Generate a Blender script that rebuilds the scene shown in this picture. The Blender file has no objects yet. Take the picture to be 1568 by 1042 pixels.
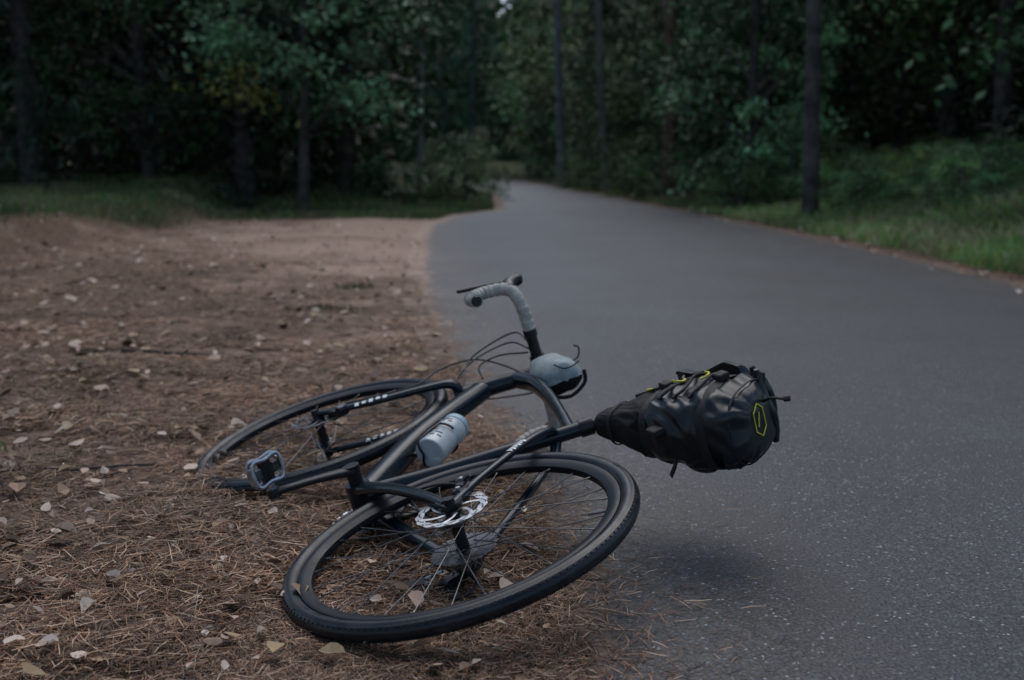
import bpy, math, random
import numpy as np
from mathutils import Matrix, Vector, noise as mnoise
rng=np.random.default_rng(7); random.seed(7)
scene=bpy.context.scene
# ------------------------------------------------------------ materials
def newmat(name):
    m=bpy.data.materials.new(name); m.use_nodes=True
    nt=m.node_tree; b=nt.nodes['Principled BSDF']; return m,nt,b
def N(nt,t,**k):
    n=nt.nodes.new(t)
    for a,v in k.items(): setattr(n,a,v)
    return n
def noise_tex(nt,scale,detail=3,rough=.6,coord='Object',vec=None):
    n=N(nt,'ShaderNodeTexNoise'); n.inputs['Scale'].default_value=scale; n.inputs['Detail'].default_value=detail; n.inputs['Roughness'].default_value=rough
    if vec is None:
        tc=N(nt,'ShaderNodeTexCoord'); vec=tc.outputs[coord]
    nt.links.new(vec,n.inputs['Vector']); return n
def ramp(nt,src,stops):
    r=N(nt,'ShaderNodeValToRGB'); e=r.color_ramp.elements
    while len(e)<len(stops): e.new(.5)
    for i,(p,c) in enumerate(stops):
        e[i].position=p; e[i].color=tuple(c)+((1,) if len(c)==3 else ())
    nt.links.new(src,r.inputs['Fac']); return r
def mixc(nt,fac,a,b,bt='MIX'):
    m=N(nt,'ShaderNodeMix',data_type='RGBA',blend_type=bt)
    def s(i,v):
        if hasattr(v,'is_linked'): nt.links.new(v,m.inputs[i])
        elif isinstance(v,(int,float)): m.inputs[i].default_value=v
        else: m.inputs[i].default_value=tuple(v)+((1,) if len(v)==3 else ())
    s(0,fac); s(6,a); s(7,b); return m.outputs[2]
def math_(nt,op,a,b=None,clamp=False):
    m=N(nt,'ShaderNodeMath',operation=op,use_clamp=clamp)
    for i,v in enumerate((a,b)):
        if v is None: continue
        if isinstance(v,(int,float)): m.inputs[i].default_value=v
        else: nt.links.new(v,m.inputs[i])
    return m.outputs[0]
def bump(nt,b,h,strength=.3,dist=.01,prev=None):
    n=N(nt,'ShaderNodeBump'); n.inputs['Strength'].default_value=strength; n.inputs['Distance'].default_value=dist
    nt.links.new(h,n.inputs['Height'])
    if prev is not None: nt.links.new(prev,n.inputs['Normal'])
    nt.links.new(n.outputs[0],b.inputs['Normal']); return n.outputs[0]
def simple(name,c1,c2=None,rough=.5,metal=0,scale=30,bs=0,bd=.002,coat=0,rvar=.1,spec=.5):
    m,nt,b=newmat(name); c2=c2 or tuple(x*1.5 for x in c1)
    n=noise_tex(nt,scale); r=ramp(nt,n.outputs['Fac'],[(.35,c1),(.7,c2)])
    nt.links.new(r.outputs[0],b.inputs['Base Color'])
    b.inputs['Metallic'].default_value=metal; b.inputs['Coat Weight'].default_value=coat; b.inputs['Specular IOR Level'].default_value=spec
    mr=N(nt,'ShaderNodeMapRange'); mr.inputs[1].default_value=.3; mr.inputs[2].default_value=.7
    mr.inputs[3].default_value=max(0.03,rough-rvar); mr.inputs[4].default_value=min(1,rough+rvar)
    nt.links.new(n.outputs['Fac'],mr.inputs[0]); nt.links.new(mr.outputs[0],b.inputs['Roughness'])
    if bs: bump(nt,b,n.outputs['Fac'],bs,bd)
    return m
M={}
M['frame']=simple('frame_paint',(.006,.011,.016),(.009,.016,.023),rough=.27,scale=9,coat=0,rvar=.06,spec=.36)
M['rubber']=simple('tyre_rubber',(.007,.009,.012),(.015,.018,.022),rough=.36,scale=25,bs=.2,bd=.001,rvar=.12,spec=.36)
M['rim']=simple('rim_carbon',(.005,.007,.010),(.009,.012,.016),rough=.42,scale=14,spec=.22)
M['blackpart']=simple('black_component',(.008,.009,.011),(.014,.016,.018),rough=.36,scale=40,spec=.35)
M['steel']=simple('brushed_steel',(.40,.42,.44),(.55,.57,.59),rough=.42,metal=1,scale=60)
M['darksteel']=simple('dark_steel',(.08,.083,.09),(.22,.22,.22),rough=.40,metal=1,scale=60)
M['spoke']=simple('spoke_steel',(.09,.095,.10),(.15,.155,.16),rough=.35,metal=.9,scale=60)
M['white']=simple('white_decal',(.62,.65,.65),(.74,.77,.77),rough=.4,scale=60)
M['tape']=simple('bar_tape',(.31,.295,.26),(.51,.49,.44),rough=.75,scale=45,bs=.3,bd=.001)
M['cable']=simple('cable_housing',(.010,.010,.011),(.016,.016,.018),rough=.4,scale=40,spec=.4)
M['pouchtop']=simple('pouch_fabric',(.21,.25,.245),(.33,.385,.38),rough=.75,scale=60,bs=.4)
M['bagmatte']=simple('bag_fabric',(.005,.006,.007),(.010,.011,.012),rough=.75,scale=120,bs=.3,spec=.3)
M['baggloss']=simple('bag_coated_fabric',(.006,.009,.012),(.011,.016,.020),rough=.38,scale=14,bs=.3,bd=.006,rvar=.1,spec=.42)
M['yellow']=simple('yellow_trim',(.55,.5,.03),(.7,.62,.05),rough=.5,scale=60)
M['strap']=simple('strap_webbing',(.007,.007,.008),(.012,.012,.013),rough=.7,scale=200,bs=.4)
M['bark']=simple('bark_dark',(.035,.032,.027),(.12,.105,.09),rough=.9,scale=6,bs=.8,bd=.03)
M['barkpine']=simple('bark_pine',(.13,.075,.055),(.30,.18,.13),rough=.9,scale=5,bs=.8,bd=.03)
M['barkpale']=simple('bark_pale',(.13,.135,.12),(.28,.28,.24),rough=.85,scale=4,bs=.6,bd=.02)
M['twig']=simple('twig_bark',(.04,.03,.025),(.10,.08,.065),rough=.9,scale=30)
m,nt,b=newmat('bottle_plastic'); n=noise_tex(nt,14); r=ramp(nt,n.outputs['Fac'],[(.3,(.46,.53,.55)),(.7,(.64,.70,.71))])
nt.links.new(r.outputs[0],b.inputs['Base Color']); b.inputs['Roughness'].default_value=.25; b.inputs['Transmission Weight'].default_value=.25; M['bottle']=m
M['bottlecap']=simple('bottle_cap',(.28,.40,.45),(.38,.50,.55),rough=.4,scale=40)
def attr_mat(name,rough=.7,spec=.3):
    m,nt,b=newmat(name); a=N(nt,'ShaderNodeAttribute',attribute_name='Col'); c=a.outputs['Color']
    nt.links.new(c,b.inputs['Base Color']); b.inputs['Roughness'].default_value=rough; b.inputs['Specular IOR Level'].default_value=spec
    return m
M['foliage']=attr_mat('foliage_leaves',.5,.25)
M['needles']=attr_mat('pine_needle_litter',.65,.35)
M['dryleaf']=attr_mat('dry_leaves',.65)
M['grass']=attr_mat('grass_blades',.6,.25)
# ------------------------------------------------------------ mesh helpers
def mesh_np(name,V,F,mats,matidx=None,col=None,smooth=False,attrs=None,val=True):
    V=np.asarray(V,np.float32); me=bpy.data.meshes.new(name)
    if isinstance(F,np.ndarray):
        k=F.shape[1]; nf=len(F); loops=F.reshape(-1).astype(np.int32); starts=(np.arange(nf)*k).astype(np.int32)
    else:
        loops=np.array([i for f in F for i in f],np.int32); ln=np.array([len(f) for f in F]); nf=len(F); starts=np.concatenate([[0],np.cumsum(ln)[:-1]]).astype(np.int32)
    me.vertices.add(len(V)); me.vertices.foreach_set('co',V.reshape(-1))
    me.loops.add(len(loops)); me.loops.foreach_set('vertex_index',loops)
    me.polygons.add(nf); me.polygons.foreach_set('loop_start',starts)
    for mm in mats: me.materials.append(mm)
    if matidx is not None: me.polygons.foreach_set('material_index',np.asarray(matidx,np.int32))
    me.polygons.foreach_set('use_smooth',np.full(nf,smooth,bool))
    me.update(calc_edges=True)
    if col is not None:
        a=me.color_attributes.new('Col','FLOAT_COLOR','POINT'); c=np.ones((len(V),4),np.float32); c[:,:3]=col; a.data.foreach_set('color',c.reshape(-1))
    for k,v in (attrs or {}).items():
        a=me.attributes.new(k,'FLOAT','POINT'); a.data.foreach_set('value',np.asarray(v,np.float32))
    if val: me.validate()
    return me
def obj(name,me,parent=None,loc=None,rot=None,scale=None):
    o=bpy.data.objects.new(name,me); scene.collection.objects.link(o)
    if parent: o.parent=parent
    if loc is not None: o.location=loc
    if rot is not None: o.rotation_euler=rot
    if scale is not None: o.scale=scale if hasattr(scale,'__len__') else (scale,)*3
    return o
def cat(pts,n=10):
    P=np.array(pts,float); P=np.vstack([2*P[0]-P[1],P,2*P[-1]-P[-2]]); out=[]
    for i in range(1,len(P)-2):
        for t in np.linspace(0,1,n,endpoint=False):
            a,b,c,d=P[i-1:i+3]; out.append(.5*((2*b)+(c-a)*t+(2*a-5*b+4*c-d)*t*t+(3*b-a-3*c+d)*t**3))
    out.append(P[-2]); return np.array(out)
class Part:
    def __init__(s,name): s.name=name; s.V=[]; s.F=[]; s.M=[]; s.mats=[]; s.n=0
    def add(s,V,F,mat):
        V=np.asarray(V,float)
        if mat not in s.mats: s.mats.append(mat)
        k=s.mats.index(mat); s.V.append(V); s.F+= [tuple(int(i)+s.n for i in f) for f in F]; s.M+=[k]*len(F); s.n+=len(V)
    def build(s,parent=None,smooth=True,angle=35):
        me=mesh_np(s.name,np.vstack(s.V),s.F,[M[k] for k in s.mats],s.M,smooth=smooth)
        if smooth:
            try: me.set_sharp_from_angle(angle=math.radians(angle))
            except Exception: pass
        return obj(s.name,me,parent)
    def tube(s,path,r,mat,n=14,r2=None,ref=None,caps=True,arc=None,power=2.0):
        P=np.array(path,float); m=len(P); r=np.interp(np.linspace(0,1,m),np.linspace(0,1,np.size(r)),np.atleast_1d(r))
        r2=r if r2 is None else np.interp(np.linspace(0,1,m),np.linspace(0,1,np.size(r2)),np.atleast_1d(r2))
        T=np.gradient(P,axis=0); T/=np.linalg.norm(T,axis=1)[:,None]+1e-12
        U=[]; 
        if ref is not None:
            for t in T:
                u=np.array(ref,float); u=u-t*(u@t); U.append(u/np.linalg.norm(u))
        else:
            u=np.cross(T[0],[.31,.77,.55]); u/=np.linalg.norm(u)
            for t in T: u=u-t*(u@t); u/=np.linalg.norm(u); U.append(u)
        U=np.array(U); W=np.cross(T,U)
        a=np.linspace(0,2*np.pi,n,endpoint=False) if arc is None else np.linspace(arc[0],arc[1],n)
        ca=np.sign(np.cos(a))*np.abs(np.cos(a))**(2/power); sa=np.sign(np.sin(a))*np.abs(np.sin(a))**(2/power)
        V=P[:,None]+U[:,None]*ca[None,:,None]*r[:,None,None]+W[:,None]*sa[None,:,None]*r2[:,None,None]
        F=[]; nn=n if arc is None else n-1
        for i in range(m-1):
            for j in range(nn):
                k=(j+1)%n; F.append((i*n+j,i*n+k,(i+1)*n+k,(i+1)*n+j))
        if caps and arc is None: F.append(tuple(range(n))[::-1]); F.append(tuple(range((m-1)*n,m*n)))
        s.add(V.reshape(-1,3),F,mat)
    def lathe(s,prof,c,mat,n=96,closed=True,yoff=0,axis='y'):
        prof=np.array(prof,float); k=len(prof); a=np.linspace(0,2*np.pi,n,endpoint=False)
        V=np.stack([c[0]+prof[None,:,0]*np.cos(a)[:,None],np.broadcast_to(yoff+prof[None,:,1],(n,k)),c[1]+prof[None,:,0]*np.sin(a)[:,None]],-1)
        F=[]; kk=k if closed else k-1
        for i in range(n):
            for j in range(kk): F.append((i*k+j,i*k+(j+1)%k,((i+1)%n)*k+(j+1)%k,((i+1)%n)*k+j))
        s.add(V.reshape(-1,3),F,mat)
    def ext(s,poly,y0,y1,mat):
        P=np.array(poly,float); n=len(P); V=np.vstack([np.c_[P[:,0],np.full(n,y0),P[:,1]],np.c_[P[:,0],np.full(n,y1),P[:,1]]])
        F=[tuple(range(n)),tuple(range(2*n-1,n-1,-1))]+[(i,n+i,n+(i+1)%n,(i+1)%n) for i in range(n)]
        s.add(V,F,mat)
    def box(s,c,size,mat,R=None,bev=.15):
        h=np.array(size)/2; b=min(h)*bev*2; V=[];
        for sx in(-1,1):
            for sy in(-1,1):
                for sz in(-1,1):
                    for ax in range(3):
                        v=np.array([sx,sy,sz])*h; o=[i for i in range(3) if i!=ax]
                        for q in o: v[q]-=np.sign(v[q])*b
                        V.append(v)
        V=np.array(V)
        if R is not None: V=V@np.array(R).T
        V=V+np.array(c)
        import bmesh
        bm=bmesh.new(); [bm.verts.new(v) for v in V]; bmesh.ops.convex_hull(bm,input=bm.verts[:]); bm.verts.index_update()
        bm.verts.ensure_lookup_table(); VV=[v.co[:] for v in bm.verts]; idx={v:i for i,v in enumerate(bm.verts)}
        FF=[[idx[v] for v in f.verts] for f in bm.faces]; bm.free(); s.add(VV,FF,mat)
def line(a,b,n=6): return np.linspace(np.array(a,float),np.array(b,float),n)
def gear(c,r,teeth,depth=.004):
    out=[]
    for i in range(teeth*4):
        a=2*np.pi*i/(teeth*4); rr=r if i%4 in(1,2) else r-depth
        out.append((c[0]+rr*np.cos(a),c[1]+rr*np.sin(a)))
    return out
# ------------------------------------------------------------ bicycle pose (fitted)
R=np.array([[-0.39923,-0.27114,0.87584],[0.9168,-0.10773,0.38455],[-0.00991,0.95649,0.29159]]); T=np.array([-0.0973,2.1882,0.1056])
MW=Matrix([list(R[i])+[T[i]] for i in range(3)]+[[0,0,0,1]])
bike=bpy.data.objects.new('bicycle',None); scene.collection.objects.link(bike); bike.matrix_world=MW
RH=(0.,0.); FH=(1.0146,0.); BB=np.array([.418,-.072]); SC=np.array([.279,.396]); UP=np.array([-.3173,.9483]); FW=np.array([.9483,.3173])
CR=np.array([.8444,.3511]); HT=CR+.1778*UP
def p3(q,y=0): return np.array([q[0],y,q[1]])
def wheel(name,c,roty,cass):
    w=Part(name)
    prof=[]
    for t in np.linspace(0,2*np.pi,28,endpoint=False):
        rr=.0185; g=0
        for k in (.62,1.02): 
            if abs(abs((t+np.pi)%(2*np.pi)-np.pi)-k)<.12: g=.0012
        f=(rr-g)/rr
        prof.append((.3285+np.cos(t)*rr*f,np.sin(t)*rr*f))
    w.lathe(prof,c,'rubber',n=160)
    w.lathe([(.3125,.0125),(.309,.0135),(.300,.0125),(.288,.007),(.286,0),(.288,-.007),(.300,-.0125),(.309,-.0135),(.3125,-.0125)],c,'rim',n=128)
    for sgn in(-1,1):
        for i in range(150):
            a=2*np.pi*i/150; t=.80; er=np.array([np.cos(a),0,np.sin(a)]); et=np.array([-np.sin(a),0,np.cos(a)]); ey=np.array([0,1,0])
            n_=er*np.cos(t)+ey*sgn*np.sin(t); u=np.cross(n_,et); ctr=np.array([c[0],0,c[1]])+er*.3285+n_*.0185
            V=[ctr+et*sx*.0050+u*sy*.0022+n_*sz*.0005 for sz in(-1,1) for sx,sy in((-1,-1),(1,-1),(1,1),(-1,1))]
            w.add(V,[(4,5,6,7),(0,1,5,4),(1,2,6,5),(2,3,7,6),(3,0,4,7)],'rubber')
    for i in range(28):
        side=1 if i%2 else -1; a=2*np.pi*i/28; off=(1 if (i//2)%2 else -1)*1.15
        y=.032*side if not(cass and side<0) else -.018
        p=[c[0]+.024*np.cos(a+off),y,c[1]+.024*np.sin(a+off)]; q=[c[0]+.289*np.cos(a),.002*side,c[1]+.289*np.sin(a)]
        w.tube(line(p,q,3),.0012,'spoke',n=6)
        w.tube(line(q,[c[0]+.276*np.cos(a),.003*side,c[1]+.276*np.sin(a)],2),.0019,'darksteel',n=6)
    hw=.05 if not cass else .068
    w.lathe([(.006,-hw),(.010,-hw),(.010,-.045),(.026,-.034),(.027,-.030),(.013,-.024),(.012,0),(.013,.026),(.027,.031),(.026,.035),(.014,.044),(.010,hw),(.006,hw)],c,'blackpart',n=40)
    n=180; rad=[.0555,.0585,.0615,.0645,.0675,.0700]; V=[];F=[]
    for j in (0,1):
        for i in range(n):
            a=2*np.pi*i/n
            for k,r_ in enumerate(rad):
                rr=r_+ (.0014*np.sin(a*15) if k==5 else (.0014*np.sin(a*15+1.5) if k==0 else 0))
                V.append((c[0]+rr*np.cos(a),roty+(.0009 if j else -.0009),c[1]+rr*np.sin(a)))
    K=len(rad); keep=set()
    for i in range(n):
        for k in range(K-1):
            ph=i%12
            hole=(k==1 and ph in(1,2,3)) or (k==2 and ph in(4,5,6) ) or (k==3 and ph in(7,8,9,10))
            if not hole: keep.add((i,k))
    off=n*K
    for (i,k) in keep:
        i2=(i+1)%n; a_,b_,c_,d_=i*K+k,i*K+k+1,i2*K+k+1,i2*K+k
        F+=[(a_,b_,c_,d_),(d_+off,c_+off,b_+off,a_+off)]
        for (e1,nb) in(((a_,b_),((i-1)%n,k)),((b_,c_),(i,k+1)),((c_,d_),(i2,k)),((d_,a_),(i,k-1))):
            if nb not in keep: F.append((e1[1],e1[0],e1[0]+off,e1[1]+off))
    rm='steel' if cass else 'darksteel'
    w.add(V,F,rm)
    for i in range(6):
        a=2*np.pi*i/6; pts=[]
        for s_ in np.linspace(0,1,8):
            rr=.016+.042*s_; aa=a+.75*s_; pts.append((c[0]+rr*np.cos(aa),roty,c[1]+rr*np.sin(aa)))
        w.tube(pts,.0011,rm,n=4,r2=[.006,.0035,.0035,.0045],ref=(0,1,0))
    w.lathe([(.008,roty-.003),(.021,roty-.003),(.021,roty+.0025),(.015,roty+.004),(.008,roty+.004)],c,'blackpart',n=36)
    a=2.2; w.tube(line((c[0]+.286*np.cos(a),0,c[1]+.286*np.sin(a)),(c[0]+.25*np.cos(a),0,c[1]+.25*np.sin(a)),2),.003,'darksteel',n=8)
    return w
w=wheel('rear_wheel',RH,.056,True)
for i,(r_,tt) in enumerate([(.068,34),(.062,30),(.055,27),(.05,24),(.045,21),(.041,19),(.037,17),(.033,15),(.029,13),(.025,11)]):
    y=-.026-i*.0036; w.ext(gear(RH,r_,tt),y,y-.0019,'darksteel')
w.build(bike)
wheel('front_wheel',FH,.042,False).build(bike)
f=Part('frame'); yref=(0,1,0)
f.tube(cat([p3(HT),p3(CR+.0*UP)],8),[.022,.021,.024],'frame',n=24)
f.tube(cat([p3(CR+.045*UP+(-.006,0)),p3(.55*CR+.45*BB+(.004,-.004)),p3(BB+(.012,.018))],14),[.024,.027,.030],'frame',n=24,r2=[.031,.029,.028],ref=yref,power=2.6)
f.tube(cat([p3(HT-.028*UP+(-.004,0)),(.70,0,.497),(.55,0,.468),(.40,0,.425),p3(SC+(0,-.010))],12),[.022,.021,.019,.017,.016],'frame',n=22,r2=[.024,.018,.015,.013,.014],ref=yref,power=2.4)
f.tube(line(p3(BB),p3(SC+.03*np.array([-.284,.959])),12),[.026,.018,.0165,.0165],'frame',n=22,r2=[.022,.019,.018,.0175],ref=yref)
f.tube(line(p3(SC+.012*np.array([-.284,.959])),p3(SC+.042*np.array([-.284,.959])),3),.0205,'blackpart',n=22)
f.tube(line(p3(BB,-.036),p3(BB,.036),6),.027,'frame',n=28)
for sg in(-1,1):
    f.tube(cat([p3(BB+(-.004,.0),sg*.022),(.352,sg*.034,-.056),(.24,sg*.052,-.036),(.10,sg*.064,-.016),(.012,sg*.066,-.006)],10),[.014,.010,.0095,.009,.008],'frame',n=16,r2=[.021,.019,.015,.012,.010],ref=yref,power=2.5)
    f.tube(cat([(.292,sg*.008,.352),(.262,sg*.030,.325),(.205,sg*.046,.25),(.09,sg*.060,.105),(.004,sg*.066,.006)],10),[.010,.0085,.0075,.007,.007],'frame',n=16,r2=[.014,.011,.0095,.009,.010],ref=yref,power=2.5)
    f.ext([(-.016,-.014),(.03,-.02),(.04,.0),(.026,.024),(.0,.026),(-.016,.008)],sg*.062,sg*.0705,'frame')
    f.tube(line((0,sg*.068,0),(0,sg*.080,0),2),[.011,.010],'blackpart',n=20)
    for k in range(6):
        q0=np.array([.205,sg*.046,.25])*(.97-.062*k)+np.array([.09,sg*.060,.105])*(.03+.062*k)
        q1=q0+np.array([-.115,sg*.014,-.145])*.042
        f.tube(line(q0,q1,3),.0098,'white',n=6,r2=.0120,ref=yref,arc=(-.75+.25*(k%2),.45+.25*(k%3)) if sg>0 else (-.75+3.14,.4+3.14),power=2.5)
SD=np.array([-.284,.9588])
f.tube(line(p3(SC+.01*SD),p3(SC+.265*SD),6),.0137,'blackpart',n=20)
f.build(bike)
f=Part('fork')
f.tube(line(p3(CR+.004*UP),p3(CR-.022*UP),4),[.024,.027],'frame',n=20)
for sg in(-1,1):
    pts=[p3(CR-.004*UP,sg*.012),p3(CR-.022*UP,sg*.040),p3(CR-.075*UP+.002*FW,sg*.048),p3(CR-.22*UP+.014*FW,sg*.051),p3(CR-.34*UP+.038*FW,sg*.053),(FH[0],sg*.055,0)]
    f.tube(cat(pts,9),[.014,.012,.010,.009,.008,.007],'frame',n=16,r2=[.018,.019,.017,.015,.012,.010],ref=yref,power=2.4)
    for k in range(5):
        s_=.19+k*.019; q0=p3(CR-s_*UP+.011*FW,sg*.0500); q1=p3(CR-(s_+.011)*UP+.012*FW,sg*.0504)
        f.tube(line(q0,q1,3),.0108,'white',n=6,r2=.0172,ref=yref,arc=((-.9+.2*(k%2),.0+.2*(k%3)) if sg>0 else (-.9+.2*(k%2),.5)),power=2.4)
    f.tube(line((FH[0],sg*.053,0),(FH[0],sg*.066,0),2),[.012,.010],'blackpart',n=20)
f.box((FH[0]-.035,.047,.052),(.026,.028,.055),'blackpart',R=Matrix.Rotation(.33,3,'Y'))
f.box((FH[0]-.045,.058,.06),(.02,.012,.03),'darksteel',R=Matrix.Rotation(.33,3,'Y'))
f.build(bike)
h=Part('handlebar'); C=np.array([.8587,.5856])
h.tube(line(p3(HT),p3(HT+.035*UP),4),[.021,.018],'blackpart',n=20)
h.tube(line(p3(HT+.035*UP),p3(HT+.062*UP),3),.0185,'blackpart',n=20)
h.tube(line(p3(HT+.046*UP),p3(C),6),[.018,.0165,.019],'blackpart',n=18,r2=[.019,.016,.020],ref=yref)
h.tube(line(p3(C,-.026),p3(C,.026),3),.0205,'blackpart',n=20)
for sg in(-1,1):
    off=[(0,0,0),(0,.05,0),(0,.085,0),(.002,.145,0),(.016,.185,-.001),(.045,.207,-.004),(.076,.212,-.018),(.089,.215,-.050),(.078,.219,-.088),(.045,.223,-.118),(.005,.226,-.129),(-.032,.229,-.131)]
    P=cat([(C[0]+a,sg*y,C[1]+z) for a,y,z in off],8)
    h.tube(P[:20],[.0158,.0145],'blackpart',n=16)
    Q=P[16:]; L=np.r_[0,np.cumsum(np.linalg.norm(np.diff(Q,axis=0),axis=1))]; s_=np.linspace(0,L[-1],260); QQ=np.stack([np.interp(s_,L,Q[:,i]) for i in range(3)],1)
    rr=.0158+.0024*((s_/.019)%1.0)
    h.tube(QQ,rr,'tape',n=18)
    h.tube(line(P[-1],P[-1]+(P[-1]-P[-2])/np.linalg.norm(P[-1]-P[-2])*.006,2),[.0150,.012],'blackpart',n=16)
    h.tube(cat([P[15],P[18]],3),.0185,'blackpart',n=16)
    hood=[(.045,.209,-.004),(.080,.214,.010),(.100,.215,.026),(.104,.214,.052),(.100,.213,.060)]
    h.tube(cat([(C[0]+a,sg*y,C[1]+z) for a,y,z in hood],6),[.0165,.0175,.017,.016,.010],'blackpart',n=16,r2=[.018,.020,.019,.016,.009],ref=yref)
    lev=[(.108,.214,.040),(.118,.219,.0),(.122,.226,-.045),(.118,.233,-.09),(.118,.238,-.125)]
    h.tube(cat([(C[0]+a,sg*y,C[1]+z) for a,y,z in lev],7),[.005,.007,.0065,.0055,.005],'blackpart',n=12,r2=[.010,.008,.006,.005,.004],ref=yref)
h.build(bike)
c=Part('cables')
def cab(pts,r=.0026): c.tube(cat(pts,12),r,'cable',n=8)
cab([(.86,.07,.572),(.93,.085,.575),(.985,.07,.53),(.975,.05,.44),(.90,.028,.385),(.86,.012,.36)])
cab([(.86,.05,.57),(.95,.06,.555),(.965,.05,.46),(.93,.03,.38),(.865,.02,.34)])
cab([(.86,-.05,.57),(.97,-.01,.54),(1.03,.03,.47),(1.01,.045,.36),(.93,.05,.26),(.96,.056,.14),(.985,.06,.07)])
cab([(.86,-.07,.57),(.93,-.09,.56),(.95,-.07,.46),(.86,-.03,.40),(.82,-.02,.36)])
cab([(.86,.04,.565),(.90,.05,.50),(.88,.05,.43),(.83,.028,.41)])
cab([(.05,-.07,-.02),(-.05,-.075,-.01),(-.07,-.08,-.06),(.0,-.085,-.075)])
cab([(.16,.062,-.02),(.10,.075,.02),(.07,.068,.055)])
c.build(bike)
d=Part('drivetrain')
rg=gear(BB,.084,42,.0045); inn=[(BB[0]+.066*math.cos(2*math.pi*i/168),BB[1]+.066*math.sin(2*math.pi*i/168)) for i in range(168)]
V=[(x,y,z) for y in(-.046,-.0495) for x,z in rg]+[(x,y,z) for y in(-.046,-.0495) for x,z in inn]; F=[]
for i in range(168):
    j=(i+1)%168; F+=[(i,j,168+j,168+i),(336+j,336+i,504+i,504+j),(i,336+i,336+j,j),(168+i,168+j,504+j,504+i)]
d.add(V,F,'darksteel')
for i in range(4):
    a=i*np.pi/2+.6; d.tube(line((BB[0],-.052,BB[1]),(BB[0]+.07*np.cos(a),-.049,BB[1]+.07*np.sin(a)),4),.004,'blackpart',n=8,r2=[.016,.007],ref=yref)
pl=BB+np.array([.008,-.172]); pr=BB-np.array([.008,-.172])
def crank(sg,pe):
    d.tube(cat([p3(BB,sg*.066),p3(.5*BB+.5*pe,sg*.078),p3(pe,sg*.085)],8),[.010,.0075,.0075],'blackpart',n=16,r2=[.019,.014,.013],ref=yref,power=3)
    d.tube(line(p3(BB,sg*.036),p3(BB,sg*.078),3),[.016,.018],'blackpart',n=20)
    d.tube(line(p3(pe,sg*.075),p3(pe,sg*.094),3),[.015,.014],'blackpart',n=20)
    d.tube(line(p3(pe,sg*.09),p3(pe,sg*.165),3),[.007,.009],'steel',n=14)
    cx,cz=pe; ya,yb=.108,.166
    tilt=1.15; ct,st=np.cos(tilt),np.sin(tilt)
    def q(u,y,v=0): return (cx+u*ct-v*st,sg*y,cz+u*st+v*ct)
    for v in(-.009,.009):
        loop=[q(-.034,ya+.006,v),q(-.038,(ya+yb)/2,v),q(-.034,yb-.006,v),q(-.024,yb,v),q(0,yb-.004,v),q(.024,yb,v),q(.034,yb-.006,v),q(.038,(ya+yb)/2,v),q(.034,ya+.006,v),q(.024,ya,v),q(0,ya+.004,v),q(-.024,ya,v),q(-.034,ya+.006,v)]
        d.tube(cat(loop,4),.0026,'steel',n=6,caps=False,r2=.0045)
    for u in(-.036,.036): d.box(q(u,.137,0),(.005,.034,.022),'steel',R=Matrix.Rotation(-tilt,3,'Y'))
    d.box(q(0,.137,0),(.026,.056,.018),'blackpart',R=Matrix.Rotation(-tilt,3,'Y'))
    for u in(-.022,.022): d.box(q(u,.137,0),(.018,.024,.014),'darksteel',R=Matrix.Rotation(-tilt,3,'Y'))
crank(1,pl); crank(-1,pr)
d.box((.012,-.082,-.035),(.03,.022,.05),'blackpart',R=Matrix.Rotation(.3,3,'Y'))
d.box((.022,-.092,-.072),(.034,.02,.034),'blackpart',R=Matrix.Rotation(-.4,3,'Y'))
P1=(.035,-.095); P2=(.085,-.165)
for y in(-.066,-.082): d.ext([(P1[0]-.014,P1[1]+.006),(P1[0]+.010,P1[1]+.014),(P2[0]+.012,P2[1]+.004),(P2[0]+.004,P2[1]-.012),(P2[0]-.012,P2[1]-.004)],y,y-.002,'blackpart')
for pp in(P1,P2): d.ext(gear(pp,.021,11,.004),-.0705,-.0745,'darksteel')
def chain(pts):
    Q=np.array(pts,float); L=np.r_[0,np.cumsum(np.linalg.norm(np.diff(Q,axis=0),axis=1))]; n=int(L[-1]/.0127)
    S=np.stack([np.interp(np.arange(n+1)*.0127,L,Q[:,i]) for i in range(3)],1)
    for i in range(n):
        a,b=S[i],S[i+1]; wd=.0032 if i%2 else .0022
        d.tube(line(a,b,3),wd,'steel' if i%2 else 'darksteel',n=8,r2=[.0042,.003,.0042],ref=yref)
arcp=[(BB[0]+.083*np.cos(a),-.048,BB[1]+.083*np.sin(a)) for a in np.linspace(1.55,-1.75,24)]
chain([(-.02,-.045,.045),(.0,-.045,.05)]+arcp+[(P2[0]+.004,-.0725,P2[1]-.02),(P2[0]-.02,-.0725,P2[1]),(P1[0]+.018,-.0725,P1[1]+.01),(.025,-.06,-.045)])
Rc=Matrix.Rotation(-.8,3,'Y')
d.box((.052,.058,.044),(.05,.03,.024),'blackpart',R=Rc); d.box((.060,.070,.050),(.03,.014,.018),'blackpart',R=Rc)
d.box((.085,.066,.062),(.022,.020,.026),'blackpart',R=Rc); d.tube(line((.07,.06,.056),(.07,.082,.056),3),.005,'steel',n=8); d.tube(line((.04,.06,.035),(.04,.078,.035),3),.005,'steel',n=8)
d.tube(line((.082,.07,.05),(.055,.086,.07),3),[.006,.004],'darksteel',n=8)
d.build(bike)
s=Part('saddle'); V=[];F=[]; ns,ntt=28,16
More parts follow.
